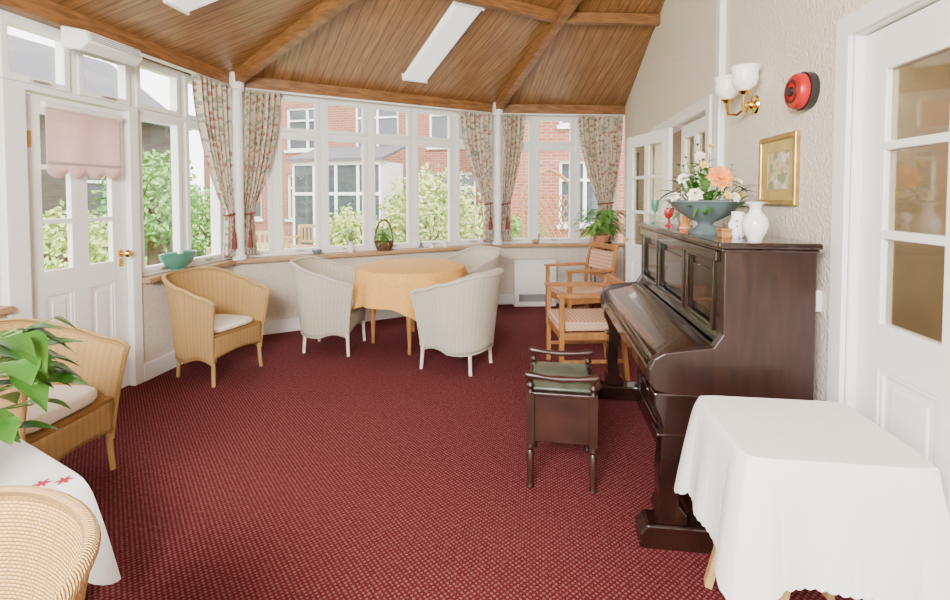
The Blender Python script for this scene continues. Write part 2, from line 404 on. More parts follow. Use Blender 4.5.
window(W1m,DL1+.06,3.88,.82,2.55,RAIL); window(W1m,3.88,4.42,.82,2.55,RAIL)
tt=[.02,.13,.285,.455,.63,.81,.98]
for a,b in zip(tt[:-1],tt[1:]): window(W2m,a*L2,b*L2,.82,2.55,RAIL)
tt=[.03,.30,.62,.965]
for a,b in zip(tt[:-1],tt[1:]): window(W3m,a*L3,b*L3,.82,2.55,RAIL)
for p,n in ((P1,(N2+NX)),(P2,(N2+N3))):
    q=p+n.normalized()*(.11 if p is P1 else .10)
    r=.05
    T(WHITE,[lathe([(r+.015,.82),(r+.015,.86),(r,.88),(r,2.50),(r+.02,2.52),(r+.02,2.60),(r+.01,2.68)],24,(q.x,q.y,0))],smooth=True,bevel=0)
T(WHITE,[box(-.12,.08,.03,.16,0,2.6)],W2m); T(WHITE,[box(-.10,.08,.03,.16,0,2.6)],W3m)
T(WHITE,[box(4.40,4.56,.03,.16,.82,2.6)],W1m)
# ------------------------------------------------------------ doors
dn=[0]
def doorleaf(w,h,cols,rows,panels,t=.04):
    holes=[(a,b,c,d) for a,b in cols for c,d in rows]+panels
    g=[slab(0,w,0,h,0,t,holes)]
    for a,b,c,d in panels:
        g.append(box(a,b,.012,t-.012,c,d))
        g.append(slab(a,b,c,d,.004,t-.004,[(a+.018,b-.018,c+.018,d-.018)]))
        g.append(box(a+.05,b-.05,.006,t-.006,c+.05,d-.05))
    gl=[box(a,b,t/2-.002,t/2+.002,c,d) for a,b in cols for c,d in rows]
    return g,gl
def door(mm,w,h,cols,rows,panels):
    dn[0]+=1
    g,gl=doorleaf(w,h,cols,rows,panels)
    d=M('door_%d'%dn[0],None,WHITE,g,smooth=False,bevel=.004,kind=S,mtx=mm)
    M('glass',d,GLASS if dn[0]==1 else GLASSD,gl,smooth=False)
    return d
m=W1m@Matrix.Translation((2.545,.03,0.01))
d=door(m,.725,2.08,[(.11,.30),(.42,.61)],[(.97,1.27),(1.30,1.62),(1.65,1.97)],[(.11,.30,.22,.82),(.42,.61,.22,.82)])
M('door_handle',d,BRASS,[lathe([(.0,0),(.028,0),(.028,.008),(.012,.012),(.012,.04),(.026,.05),(.03,.065),(.02,.08),(.001,.083)],16)],mtx=Matrix.Translation((.675,0,1.02))@Matrix.Rotation(pi/2,4,'X'))
M('lock_plate',d,BRASS,[box(.655,.695,-.006,0,.92,.98)],smooth=False,bevel=.003)
M('door_bolt',d,BRASS,[box(.02,.04,-.015,0,1.75,1.85)],smooth=False)
T(WHITE,[slab(DL0-.06,DL1+.06,0,2.14,-.015,.12,[(2.54,3.275,-1,2.10)])],W1m)
cols=[(.115,.375),(.425,.685)]; rows=[(1.00,1.30),(1.33,1.61),(1.64,1.89)]
m=W4m@Matrix.Translation((-1.965,.03,.01))
d=door(m,.78,2.04,cols,rows,[(.115,.375,.32,.84),(.425,.685,.32,.84)])
M('door_handle',d,BRASS,[lathe([(.0,0),(.028,0),(.012,.012),(.012,.04),(.03,.065),(.001,.083)],16)],mtx=Matrix.Translation((.73,0,1.0))@Matrix.Rotation(pi/2,4,'X'))
T(WHITE,[slab(-2.06,-1.10,0,2.14,-.02,.0,[(-1.98,-1.18,-1,2.06)]),slab(-1.985,-1.175,0,2.07,0,.13,[(-1.968,-1.182,-1,2.055)])],W4m)
cols=[(.10,.33),(.40,.62)]; rows=[(.98,1.28),(1.31,1.61),(1.64,1.92)]
m=W4m@Matrix.Translation((-4.25,.03,.01))
door(m,.71,2.03,cols,rows,[(.10,.62,.2,.82)])
m=Matrix.Translation((XR-.03,4.28,.01))@Matrix.Rotation(math.radians(107),4,'Z')
d=door(m,.74,2.03,cols,rows,[(.10,.62,.2,.82)])
M('door_handle',d,BRASS,[tube([(.69,.04,1.02),(.69,.08,1.02),(.62,.085,1.02)],.008,8)])
T(WHITE,[slab(-5.15,-3.44,0,2.15,-.02,0,[(-5.08,-3.52,-1,2.06)]),slab(-5.085,-3.515,0,2.075,0,.13,[(-5.07,-3.53,-1,2.06)])],W4m)

# ------------------------------------------------------------ curtains
def curtain(mm,x0,x1,xt,label,ztie=1.30,zbot=.86,folds=7,y=-.05,wt=.12):
    e=E('curtain',label,'curtain',(0,0,0)); e.matrix_world=mm@Matrix.Translation((xt,y,ztie))
    W=x1-x0; zt=2.53
    def fn(u,v):
        z=zt+(zbot-zt)*v
        if z>ztie:
            k=(zt-z)/(zt-ztie); k2=k**1.8
            a=x0*(1-k2)+(xt-wt/2)*k2; b=x1*(1-k2)+(xt+wt/2)*k2
        else:
            k=(ztie-z)/(ztie-zbot); a=xt-wt/2-.03*k; b=xt+wt/2+.03*k; k2=1
        x=a+(b-a)*u
        amp=.030*(1-.4*min(1,k2))
        yy=amp*sin(u*folds*2*pi+v*.6)+.008*sin(u*folds*4.3*pi+1+v*3)
        return (x-xt,yy-.02,z-ztie)
    M('drape',e,CURT,grid(fn,90,40,uv=lambda u,v:(u*W*1.5,v*1.7)),solid=.003)
    def ring(u):
        a=u*2*pi; return ((wt/2+.012)*cos(a),.040*sin(a)-.02,.01*cos(a))
    M('tieback',e,TASSEL,tube([ring(i/24) for i in range(24)],.009,8,closed=True))
    M('tassel',e,TASSEL,[lathe([(.004,.17),(.004,0),(.010,0),(.018,-.03),(.010,-.05),(.020,-.07),(.024,-.17),(.001,-.17)],14,(.01,-.062,-.17))])
    M('heading_tape',e,CURT,grid(lambda u,v:(x0+(x1-x0)*u-xt,.016*sin(u*folds*6*pi)-.024,zt-ztie+.012-.04*v),100,1),solid=.004)
    return e
curtain(W1m,3.90,4.38,4.36,'cream floral curtain tied back beside white column',ztie=1.28,folds=7,wt=.10)
curtain(W2m,.12,.46,.14,'cream floral curtain with rust tieback next to white column',ztie=1.28,folds=6,wt=.10)
curtain(W2m,L2-.56,L2-.10,L2-.15,'cream floral curtain gathered against the second column',ztie=1.36,folds=7,wt=.10)
curtain(W3m,.10,.38,.14,'narrow floral curtain tied beside second column',ztie=1.36,folds=5,wt=.10)
curtain(W3m,L3-.66,L3-.05,L3-.28,'wide floral curtain in the corner above a plant',ztie=1.36,folds=9,wt=.2)
T(WHITE,[box(3.3,4.42,-.075,-.055,2.53,2.55)],W1m,bevel=0); T(WHITE,[box(.08,L2-.08,-.075,-.055,2.53,2.55)],W2m,bevel=0); T(WHITE,[box(.08,L3-.03,-.075,-.055,2.53,2.55)],W3m,bevel=0)

# ------------------------------------------------------------ blind on door
e=E('roller_blind','pale pink scalloped roller blind on the garden door','blind',(0,0,0)); e.matrix_world=W1m@Matrix.Translation((2.91,-.025,2.03))
def bl(u,v):
    x=-.27+.54*u; zb=-.42-.035*abs(sin(u*4*pi)); return (x,-.002,zb*v)
M('blind_fabric',e,PINK,grid(bl,64,8),solid=.002)
M('roller',e,WHITE,cyl((-.28,0,0),(.28,0,0),.02)); M('trim_band',e,PINK,box(-.27,.27,-.008,-.003,-.37,-.35),smooth=False)

# ------------------------------------------------------------ heater above door, lights
e=E('wall_heater','white louvred electric heater mounted above the garden door','heater',(XL,2.93,2.40))
M('heater_body',e,WHITE,prism([(.08,0.0),(.22,-.02),(.28,.03),(.26,.10),(.08,.14)],-.23,.20,'y'),bevel=.012)
M('louvre_grille',e,GVENT,[tf(box(.0,.006,-.20,.17,-.004,.002),Matrix.Translation((.10+.0135*i,0,-.003-.0019*i))) for i in range(9)],smooth=False)
M('front_louvre',e,GVENT,[tf(box(-.001,.004,-.20,.17,-.002,.003),Matrix.Translation((.279-.0045*i,0,.042+.014*i))) for i in range(4)],smooth=False)
M('mounting_bracket',e,WHITE,box(0.0,0.10,-.1,.1,.02,.12),smooth=False)
DIFF=mat('opal_diffuser',(.90,.90,.89),.35,noise=.01,emit=.8)
def batten(p,dirv,n3,L,label,wd=.11):
    dirv=Vector(dirv).normalized(); n3=Vector(n3).normalized(); s=n3.cross(dirv)
    mm=Matrix((( dirv.x,s.x,n3.x,p[0]),(dirv.y,s.y,n3.y,p[1]),(dirv.z,s.z,n3.z,p[2]-.01),(0,0,0,1)))
    e=E('fluorescent_light',label,'ceiling light',(0,0,0)); e.matrix_world=mm
    e['group']='ceiling light battens'
    M('housing',e,WHITE,box(-L/2,L/2,-.06,.06,-.035,0),smooth=False,bevel=.006)
    M('diffuser',e,DIFF,prism([(-wd,-.03),(-wd+.02,-.08),(wd-.02,-.08),(wd,-.03)],-L/2+.012,L/2-.012,'x'),bevel=.012)
    M('end_cap',e,WHITE,box(-L/2-.01,-L/2+.01,-wd-.003,wd+.003,-.085,-.0),smooth=False,bevel=.005)
    M('end_cap',e,WHITE,box(L/2-.01,L/2+.01,-wd-.003,wd+.003,-.085,0),smooth=False,bevel=.005)
x,y=-.98,4.72
batten((x,y,RZ(x,y)),(N2.x,N2.y,SL),(-N2.x*SL,-N2.y*SL,1),1.30,'long white fluorescent batten on the timber ceiling',wd=.145)
x,y=-1.9,3.05
batten((x,y,RZ(x,y)-.01),(1,0,SL),(-SL,0,1),1.22,'white fluorescent batten fixed above the door side')

# ------------------------------------------------------------ radiator
e=E('radiator','white panel radiator cabinet under the window','radiator',(0,0,0)); e.matrix_world=W3m@Matrix.Translation((.52,-.02,0))
M('cabinet_body',e,WHITE,[slab(-.28,.28,.0,.60,-.14,-.10,[(-.22,.22,.06,.16)]),box(-.28,.28,-.10,0,.0,.60),box(-.30,.30,-.16,0,.60,.62)],smooth=False,bevel=.005)
M('grille',e,GVENT,[box(-.22,.22,-.13,-.11,.07+.015*i,.077+.015*i) for i in range(6)],smooth=False)

# ------------------------------------------------------------ tub wicker chairs
def wicker_chair(loc,rz,wm,label,cushion=True,group='woven tub chairs',hb=.86,cth=.03,fl0=.885,fl1=.25,rr=.017):
    e=E('wicker_armchair',label,'chair',loc,rz,group)
    hw=.272; xf=.25
    def plan(u):
        s=u*2-1
        a=abs(s)
        if a>.55:
            k=(a-.55)/.45; return (-.03+k*(xf+.03), math.copysign(hw-.012*k,s), a)
        th=(a/.55)*pi/2; return (-.03-.27*cos(th)**.9, math.copysign(hw*sin(th)**.82 if th>0 else 0,s),a)
    def toph(a):
        k=max(0,min(1,(a-.20)/.68)); k=k*k*(3-2*k); return hb-(hb-.68)*k-.035*max(0,(a-.85)/.15)**2
    def botz(a): return .165+.035*sin(pi*min(1,max(0,(a-.55)/.45)))+.03*max(0,1-a/.4)
    def fn(u,v):
        x,y,a=plan(u); zt=toph(a); zb=botz(a); z=zb+(zt-zb)*v
        fl=fl0+fl1*v*(1.15-.15*v)
        fl=fl if v<.9 else fl+.03*((v-.9)/.1)
        xx=x*(.93+.14*v) if x<0 else x*(.93+.10*v)+ .035*(v**2)
        if x<0: xx-= .045*v*v*(1-a)
        return (xx,y*fl,z)
    acc=[0]
    pts=[Vector(plan(i/60)[:2]+(0,)) for i in range(61)]
    for i in range(60): acc.append(acc[-1]+(pts[i+1]-pts[i]).length)
    def uvf(u,v): 
        i=min(60,int(round(u*60))); return (acc[i],v*.62)
    M('woven_shell',e,wm,grid(fn,60,16,uv=uvf),solid=.014)
    rim=[fn(i/60,1) for i in range(61)]
    end0=[fn(0,1-j/10) for j in range(11)]; end1=[fn(1,1-j/10) for j in range(11)]
    pth=list(reversed(end0))[:-1]+rim+end1[1:]
    rads=[rr*.75]*8+[rr*.9]*2+[rr]*61+[rr*.9]*2+[rr*.75]*8
    M('braided_rim',e,wm,[tube(pth,rads,10,uv=True)])
    M('lower_rim',e,wm,[tube([fn(i/40,0) for i in range(41)],.010,6,uv=True)])
    M('seat',e,wm,[prism([(p[0]*.97,p[1]*.96) for p in [fn(i/30,.38) for i in range(31)]],.36,.39,'z')])
    xq=xf*.955
    M('front_skirt',e,wm,grid(lambda u,v:(xq+.012*sin(u*pi),-.25+.50*u,.375-.17*v+.035*sin(u*pi)*v),12,6,uv=lambda u,v:(u*.50,v*.20)),solid=.014)
    for sx,sy in ((.215,.222),(.215,-.222),(-.19,.165),(-.19,-.165)):
        M('leg',e,wm2[wm.name],[cyl((sx,sy,.36),(sx*1.10,sy*1.08,0),.017,.014,10)])
    if cushion:
        def cf(u,v):
            a=u*2*pi; r=min(1,sin(v*pi)**.14) if 0<v<1 else 0
            cx=-.0+.228*math.copysign(abs(cos(a))**.4,cos(a))*r; cy=.226*math.copysign(abs(sin(a))**.4,sin(a))*r
            if cx<-.1: cy*=1-.9*(-.1-cx)
            return (cx,cy,.39+cth-cth*math.copysign(abs(cos(v*pi))**.8,cos(v*pi)) )
        M('seat_cushion',e,CREAMC,grid(cf,32,14,cu=True))
    return e
LEGW=mat('cream_painted_leg',(.78,.72,.60),.5); LEGT=mat('cane_leg',(.46,.27,.10),.5)
wm2={'cream_wicker':LEGW,'tan_wicker':LEGT}
wicker_chair((-2.63,3.62,0),math.radians(-12),WICT,'tan woven tub armchair beside the garden door',hb=.82,cth=.022,fl0=.92,fl1=.16)
wicker_chair((-2.46,1.99,0),math.radians(5),WICT,'tan woven tub armchair with cream seat cushion against the wall',hb=.80,cth=.04,fl0=.92,fl1=.16)
wicker_chair((-1.11,.54,0),math.radians(-112),WICT,'tan woven tub armchair close beside the cloth-covered coffee table',hb=.80,rr=.014)
wicker_chair((-1.95,4.37,0),math.radians(3),WICW,'cream woven tub armchair pulled up to the round table',True,hb=.84,fl0=.89,fl1=.20)
wicker_chair((-.66,4.06,0),math.radians(158),WICW,'cream woven tub armchair turned towards the round table',True,hb=.82,fl0=.89,fl1=.20)
wicker_chair((-.76,5.24,0),math.radians(225),WICW,'cream woven tub armchair between round table and windows',True)

# ------------------------------------------------------------ tablecloth helper
def cloth(outline,zt,drop,flare,folds,amp,N=160,hangn=14):
    V=[];F=[];U=[]
    V.append((0,0,zt));U.append((0,0))
    K=[.3,.6,.9,.985]
    for k in K:
        for i in range(N):
            x,y,nx,ny=outline(i/N); V.append((x*k,y*k,zt)); U.append((x*k,y*k))
    for j in range(hangn+1):
        s=j/hangn
        for i in range(N):
            t=i/N; x,y,nx,ny=outline(t); D=drop(t)
            w=(flare(t) if callable(flare) else flare)*s**.8+amp*s*sin(folds*2*pi*t+.8*sin(5*2*pi*t))*(1 if not callable(flare) else min(1,flare(t)/.03))
            V.append((x+nx*(w+.006*min(1,s*8)),y+ny*(w+.006*min(1,s*8)),zt-.004-D*s)); U.append((x,y-D*s))
    R=len(K)+hangn+1
    for i in range(N): F.append((0,1+i,1+(i+1)%N))
    for r in range(R-1):
        for i in range(N):
            a=1+r*N+i;b=1+r*N+(i+1)%N; F.append((a,b,b+N,a+N))
    return V,F,U
def rectout(hx,hy,r=.03):
    def f(t):
        P=2*(2*hx+2*hy); s=t*P
        if s<2*hy: p=(hx,-hy+s);nn=(1,0)
        elif s<2*hy+2*hx: s-=2*hy;p=(hx-s,hy);nn=(0,1)
        elif s<4*hy+2*hx: s-=2*hy+2*hx;p=(-hx,hy-s);nn=(-1,0)
        else: s-=4*hy+2*hx;p=(-hx+s,-hy);nn=(0,-1)
        x,y=p; bx=max(0,(abs(x)-(hx-.08))/.08); by=max(0,(abs(y)-(hy-.08))/.08)
        nx=math.copysign(bx if abs(nn[0])<.5 else 1,x) ; ny=math.copysign(by if abs(nn[1])<.5 else 1,y)
        L=math.hypot(nx,ny) or 1
        if bx>0 and by>0:
            k=min(bx,by); x-=math.copysign(r*.35*k*k,x); y-=math.copysign(r*.35*k*k,y)
        return x,y,nx/L,ny/L
    return f
TC=(-1.24,4.63)
e=E('dining_table','round wooden dining table with turned legs at the bay window','table',(TC[0],TC[1],0),math.radians(10))
M('table_top',e,TEAK,lathe([(.001,.735),(.51,.735),(.525,.75),(.51,.765),(.001,.765)],48))
M('apron',e,TEAK,lathe([(.40,.66),(.42,.66),(.42,.735),(.40,.735)],40))
for i in range(4):
    a=math.radians(-88+90*i); x,y=.38*cos(a),.38*sin(a)
    M('leg',e,TEAK,lathe([(.014,0),(.02,.02),(.016,.05),(.022,.2),(.03,.34),(.018,.38),(.03,.42),(.018,.46),(.028,.52),(.028,.735)],14,(x,y,0)))
def rout(t):
    a=t*2*pi; return .53*cos(a),.53*sin(a),cos(a),sin(a)
def rdrop(t):
    a=t*2*pi+math.radians(20); s=1/max(abs(cos(a)),abs(sin(a))); return .31+.17*((s-1)/.414)**1.3
M('tablecloth',None,GOLD,cloth(rout,.772,rdrop,.03,12,.024,N=220),label='golden yellow cloth draped over the round dining table',cat='tablecloth',mtx=Matrix.Translation((TC[0],TC[1],0)))
# side table with white cloth
HX,HY=.25,.215; SX,SY=.845,1.645
e=E('side_table','small wooden folding table under a white cloth','table',(SX,SY,0))
M('table_top',e,STRAW,box(-HX+.01,HX-.01,-HY+.01,HY-.01,.69,.712),smooth=False,bevel=.004)
for sx in (-1,1):
    for sy in (-1,1):
        M('leg',e,STRAW,beam((sx*.06,sy*.17,.69),(sx*.22,sy*.20,0.01),.04,.026),smooth=False,bevel=.004)
ro=rectout(HX+.005,HY+.005)
def sflare(t):
    x,y,nx,ny=ro(t); return .012 if nx>.6 else .045+.04*(abs(nx*ny)*2)
def sdrop(t):
    x,y,nx,ny=ro(t); return .325+.055*abs(nx*ny)*2+.006*abs(sin(t*pi*72))
M('tablecloth',None,WCLOTH,cloth(ro,.718,sdrop,sflare,7,.009,N=504,hangn=20),label='white cloth with embroidered hem covering the small table',cat='tablecloth',mtx=Matrix.Translation((SX,SY,0)))
# coffee table
CT=(-1.93,1.265); CR=math.radians(-22)
e=E('coffee_table','low square coffee table hidden under a white cloth','table',(CT[0],CT[1],0),CR)
M('table_top',e,STRAW,box(-.29,.29,-.29,.29,.465,.49),smooth=False)
for sx in (-1,1):
    for sy in (-1,1): M('leg',e,STRAW,box(sx*.25-.02,sx*.25+.02,sy*.25-.02,sy*.25+.02,0,.465),smooth=False)
rc=rectout(.30,.30,r=.01)
def cfl(t):
    x,y,nx,ny=rc(t); return .01+.085*(abs(nx*ny)*2)**2
cc=M('tablecloth',None,WCLOTH,cloth(rc,.497,lambda t:.26+.12*(abs(rc(t)[2]*rc(t)[3])*2)**1.5,cfl,5,.006,N=240),label='white cloth with red embroidery on the coffee table',cat='tablecloth',mtx=Matrix.Translation((CT[0],CT[1],0))@Matrix.Rotation(CR,4,'Z'))
REDT=mat('red_embroidery',(.40,.02,.05),.9)
for i in range(9):
    cx,cy=.268-.042*(i%2),.255-.045*i
    pts=[]
    for k in range(25):
        a=k*2*pi/24; r=.018*(1+.5*cos(6*a)); pts.append((cx+r*cos(a),cy+r*sin(a)))
    M('embroidery_motif',cc,REDT,prism(pts[:-1],.4965,.4990,'z'),smooth=False)

# ------------------------------------------------------------ leaf helpers
def leaf(b,d,L,W,droop=.3,fold=.15,heart=False):
    d=Vector(d).normalized(); b=Vector(b)
    s=d.cross(Vector((0,0,1)))
    s=s.normalized() if s.length>.05 else Vector((1,0,0)); up=s.cross(d)
    V=[];F=[];n=8 if heart else 6
    for i in range(n+1):
        t=i/n; p=b+d*L*t+Vector((0,0,-1))*droop*L*t*t
        w=W*(sin(pi*min(1,t**(.55 if heart else .75)))) if 0<t<1 else W*.02
        V+= [tuple(p-s*w/2+up*fold*w),tuple(p),tuple(p+s*w/2+up*fold*w)]
    for i in range(n):
        a=i*3; F+=[(a,a+1,a+4,a+3),(a+1,a+2,a+5,a+4)]
    return V,F,None
def rnd(a,b): return random.uniform(a,b)
def joing(gs):
    V=[];F=[]
    for g in gs:
        o=len(V);V+=g[0];F+=[tuple(i+o for i in f) for f in g[1]]
    return V,F,None
def plant(e,z0,n,reach,hgt,L,W,lm,droop=.4,base_r=.04,bias=None,stems=True,heart=False,hmin=.15,el=(-.5,.25)):
    lv=[];st=[]
    for i in range(n):
        a=rnd(0,2*pi) if bias is None else random.gauss(bias[0],bias[1]); r=reach*rnd(.25,1); h=hgt*rnd(hmin,1)
        p0=Vector((base_r*cos(a)*.6,base_r*sin(a)*.6,z0)); p3=Vector((r*cos(a),r*sin(a),z0+h)); mid=Vector((r*.35*cos(a),r*.35*sin(a),z0+max(h,.05)*.85))
        if stems: st.append(tube([p0,p0.lerp(mid,.6),mid,mid.lerp(p3,.6),p3],.0035,5))
        l=L*rnd(.7,1.15); lv.append(leaf(p3,(cos(a+rnd(-.7,.7)),sin(a+rnd(-.7,.7)),rnd(*el)),l,W*l/L*rnd(.85,1.1),droop*rnd(.5,1.3),heart=heart))
    M('foliage',e,lm,joing(lv),angle=80)
    if st: M('stems',e,STEM,joing(st))
def pot(e,r,h,material,z=0,name='pot'):
    M(name,e,material,lathe([(.001,z),(r*.72,z),(r*.95,z+h*.85),(r*1.05,z+h*.86),(r*1.05,z+h),(r*.9,z+h),(r*.85,z+h*.8),(.001,z+h*.8)],24))
e=E('potted_plant','large leafy green houseplant in a pot on the coffee table','plant',(-1.95,1.34,.50))
pot(e,.10,.16,TERRA)
random.seed(12)
plant(e,.16,58,.29,.35,.135,.105,LEAF,droop=.3,bias=(.45,1.1),heart=True,hmin=-.05,el=(-.9,.3))

# ------------------------------------------------------------ piano
PX,PY=.49,2.03; PL=1.55
e=E('upright_piano','dark mahogany upright piano with closed lid against the wall','piano',(PX,PY,0))
BK=.60
side=[(BK,0),(BK,1.25),(.255,1.25),(.255,.90),(.22,.845),(.12,.83),(.03,.815),(-.01,.79),(-.03,.745),(-.03,.69),(-.01,.66),(.06,.64),(.20,.625),(.235,.58),(.235,0)]
M('side_panel',e,MAHR,prism(side,0,.045),bevel=.006,smooth=False); M('side_panel',e,MAHR,prism(side,PL-.045,PL),bevel=.006,smooth=False)
M('back_frame',e,MAHO,box(BK-.03,BK-.005,.045,PL-.045,0,1.24),smooth=False)
M('top_lid',e,MAHO,[box(.225,BK+.012,-.02,PL+.02,1.25,1.275),box(.24,BK+.006,-.01,PL+.01,1.235,1.25)],smooth=False,bevel=.008)
hol=[(.12,.47,.90,1.19),(.54,1.01,.90,1.19),(1.08,1.43,.90,1.19)]
up=[slab(.045,PL-.045,.84,1.235,-.012,.012,hol)]
for a,b,c,dd in hol:
    up.append(box(a,b,.002,.01,c,dd)); up.append(slab(a-.012,b+.012,c-.012,dd+.012,-.022,-.008,[(a+.012,b-.012,c+.012,dd-.012)]))
    up.append(box(a+.05,b-.05,-.006,.004,c+.05,dd-.05))
mm=Matrix.Translation((.27,PL,0))@Matrix.Rotation(-pi/2,4,'Z')
M('upper_panel',e,MAHO,up,smooth=False,bevel=.004,mtx=mm)
M('key_lid',e,MAHO,prism([(.255,.835),(.19,.838),(.17,.825),(.02,.795),(-.005,.78),(-.01,.76),(.0,.75),(.255,.75)],.05,PL-.05),bevel=.004,angle=60)
M('key_slip',e,MAHO,[box(-.015,.25,.045,PL-.045,.655,.715),box(.0,.25,.045,PL-.045,.715,.75)],smooth=False,bevel=.006)
hol2=[(.14,.72,.18,.56),(.83,1.41,.18,.56)]
lp=[slab(.045,PL-.045,.12,.64,-.012,.012,hol2)]
for a,b,c,dd in hol2: lp.append(box(a,b,.0,.01,c,dd)); lp.append(slab(a-.012,b+.012,c-.012,dd+.012,-.02,-.008,[(a+.01,b-.01,c+.01,dd-.01)]))
M('lower_panel',e,MAHO,lp,smooth=False,bevel=.004,mtx=Matrix.Translation((.26,PL,0))@Matrix.Rotation(-pi/2,4,'Z'))
M('plinth',e,MAHO,box(.21,.26,.045,PL-.045,0,.12),smooth=False,bevel=.006)
leg=[(.01,.10),(.13,.10),(.13,.14),(.10,.18),(.085,.28),(.09,.38),(.115,.46),(.15,.52),(.20,.57),(.22,.65),(-.01,.65),(-.012,.60),(.01,.55),(.025,.50),(.02,.40),(.012,.30),(.018,.20),(.0,.15)]
for y0 in (-.005,PL-.085):
    M('truss_leg',e,MAHO,[prism(leg,y0,y0+.09),box(.0,.14,y0-.006,y0+.096,.47,.485)],bevel=.008,smooth=False)
    M('toe_block',e,MAHO,[prism([(-.06,.0),(-.06,.06),(-.03,.10),(.25,.10),(.25,.0)],y0-.012,y0+.10)],bevel=.008,smooth=False)
M('moulding',e,MAHO,[box(.235,.26,.045,PL-.045,1.19,1.235)],smooth=False,bevel=.006)

# ------------------------------------------------------------ piano stool
MAHS=mat('stool_mahogany',(.020,.0065,.0045),.35,noise=.4,nscale=6,coat=.2,col2=(.042,.014,.0095))
e=E('piano_stool','small dark wooden box piano stool with green seat and end rails','stool',(.13,2.57,0),math.radians(-2))
w_=.155; l_=.20
M('box_body',e,MAHS,[box(-w_,w_,-l_,l_,.235,.475),box(-w_-.012,w_+.012,-l_-.012,l_+.012,.468,.488)],smooth=False,bevel=.005)
M('seat_pad',e,GREEN,box(-w_+.005,w_-.005,-l_+.01,l_-.01,.488,.51),smooth=True,bevel=.012)
for sx in (-1,1):
    for sy in (-1,1):
        x,y=sx*(w_-.002),sy*(l_-.002)
        M('leg',e,MAHS,[box(x-.02,x+.02,y-.02,y+.02,.23,.485),lathe([(.012,0),(.02,.01),(.014,.03),(.018,.10),(.022,.18),(.013,.195),(.022,.21),(.018,.235)],14,(x,y,0)),lathe([(.016,.485),(.012,.50),(.02,.52),(.012,.535),(.02,.56)],12,(x,y,0))],bevel=0)
for sy in (-1,1):
    yq=sy*(l_-.002)
    M('end_rail',e,MAHS,[tube([(-.18,yq,.575),(-.165,yq,.57),(-.08,yq,.56),(0,yq,.556),(.08,yq,.56),(.165,yq,.57),(.18,yq,.575)],[.014,.02,.012,.017,.012,.02,.014],12)])

# ------------------------------------------------------------ open armchairs
def armchair(loc,rz,label,bh=.93):
    e=E('wooden_armchair',label,'chair',loc,rz,'wooden open armchairs')
    dx=(.93-bh)*.2
    for s in (-1,1):
        y=s*.255
        M('front_leg',e,TEAK,box(.215,.253,y-.019,y+.019,0,.665),smooth=False,bevel=.006)
        M('back_leg',e,TEAK,prism([(-.315,0),(-.28,0),(-.235,.38),(-.255,.66),(-.315+dx,bh),(-.345+dx,bh),(-.29,.66),(-.27,.38)],y-.017,y+.017),smooth=False,bevel=.005)
        M('armrest',e,TEAK,prism([(-.28,.655),(-.28,.685),(-.05,.695),(.27,.69),(.275,.668),(.20,.662)],y-.026,y+.026),smooth=False,bevel=.007)
        M('side_rail',e,TEAK,[box(-.25,.22,y-.014,y+.014,.33,.385)],smooth=False,bevel=.004)
        M('stretcher',e,TEAK,[box(-.28,.22,y-.009,y+.009,.14,.168)],smooth=False,bevel=.004)
    M('seat_rail',e,TEAK,box(.222,.247,-.24,.24,.33,.385),smooth=False,bevel=.004)
    M('seat_rail',e,TEAK,box(-.25,-.22,-.24,.24,.33,.385),smooth=False,bevel=.004)
    M('seat_cushion',e,UPH,box(-.24,.255,-.232,.232,.386,.465),bevel=.018)
    hh=bh-.60
    M('backrest',e,UPH,tf(box(-.020,.020,-.232,.232,.09,hh-.02),Matrix.Translation((-.272,0,.55))@Matrix.Rotation(-.18,4,'Y')),bevel=.014)
    M('top_rail',e,TEAK,box(-.35+dx,-.315+dx,-.272,.272,bh-.055,bh+.005),smooth=False,bevel=.008)
    M('lower_back_rail',e,TEAK,box(-.295,-.265,-.25,.25,.56,.60),smooth=False)
    return e
armchair((.44,5.36,0),math.radians(205),'light wooden open armchair with peach checked upholstery near the corner')
armchair((.38,4.08,0),math.radians(190),'light wooden low armchair with peach checked seat behind the stool',bh=.76)

# ------------------------------------------------------------ things on the piano
ZT=1.275
e=E('flower_arrangement','artificial orange and cream flowers in a grey-teal pedestal bowl','flowers',(.825,2.50,ZT))
M('bowl',e,GREY,lathe([(.001,0),(.075,0),(.08,.012),(.05,.03),(.032,.045),(.038,.055),(.07,.07),(.11,.095),(.15,.135),(.180,.158),(.174,.165),(.145,.15),(.10,.12),(.001,.10)],40))
random.seed(11)
lv=[];st=[]
for i in range(140):
    a=rnd(0,2*pi); r=rnd(.02,.17); h=rnd(.14,.36)*(1-.35*r/.17)
    lv.append(leaf((r*cos(a),r*sin(a),h),(cos(a),sin(a),rnd(-.3,1.3)),rnd(.05,.10),rnd(.016,.034),.4))
for i in range(24):
    a=rnd(0,2*pi); r=rnd(.03,.18); h=rnd(.34,.49)*(1-.30*r/.13); st.append(tube([(0,0,.1),(r*.5*cos(a),r*.5*sin(a),h*.6),(r*cos(a),r*sin(a),h)],.0025,5))
    for k in range(5): lv.append(leaf((r*(.5+.12*k)*cos(a),r*(.5+.12*k)*sin(a),h*(.6+.1*k)),(cos(a+k*2),sin(a+k*2),.6),.045,.014,.3))
M('foliage',e,LEAF,joing(lv),angle=80); M('stems',e,STEM,joing(st))
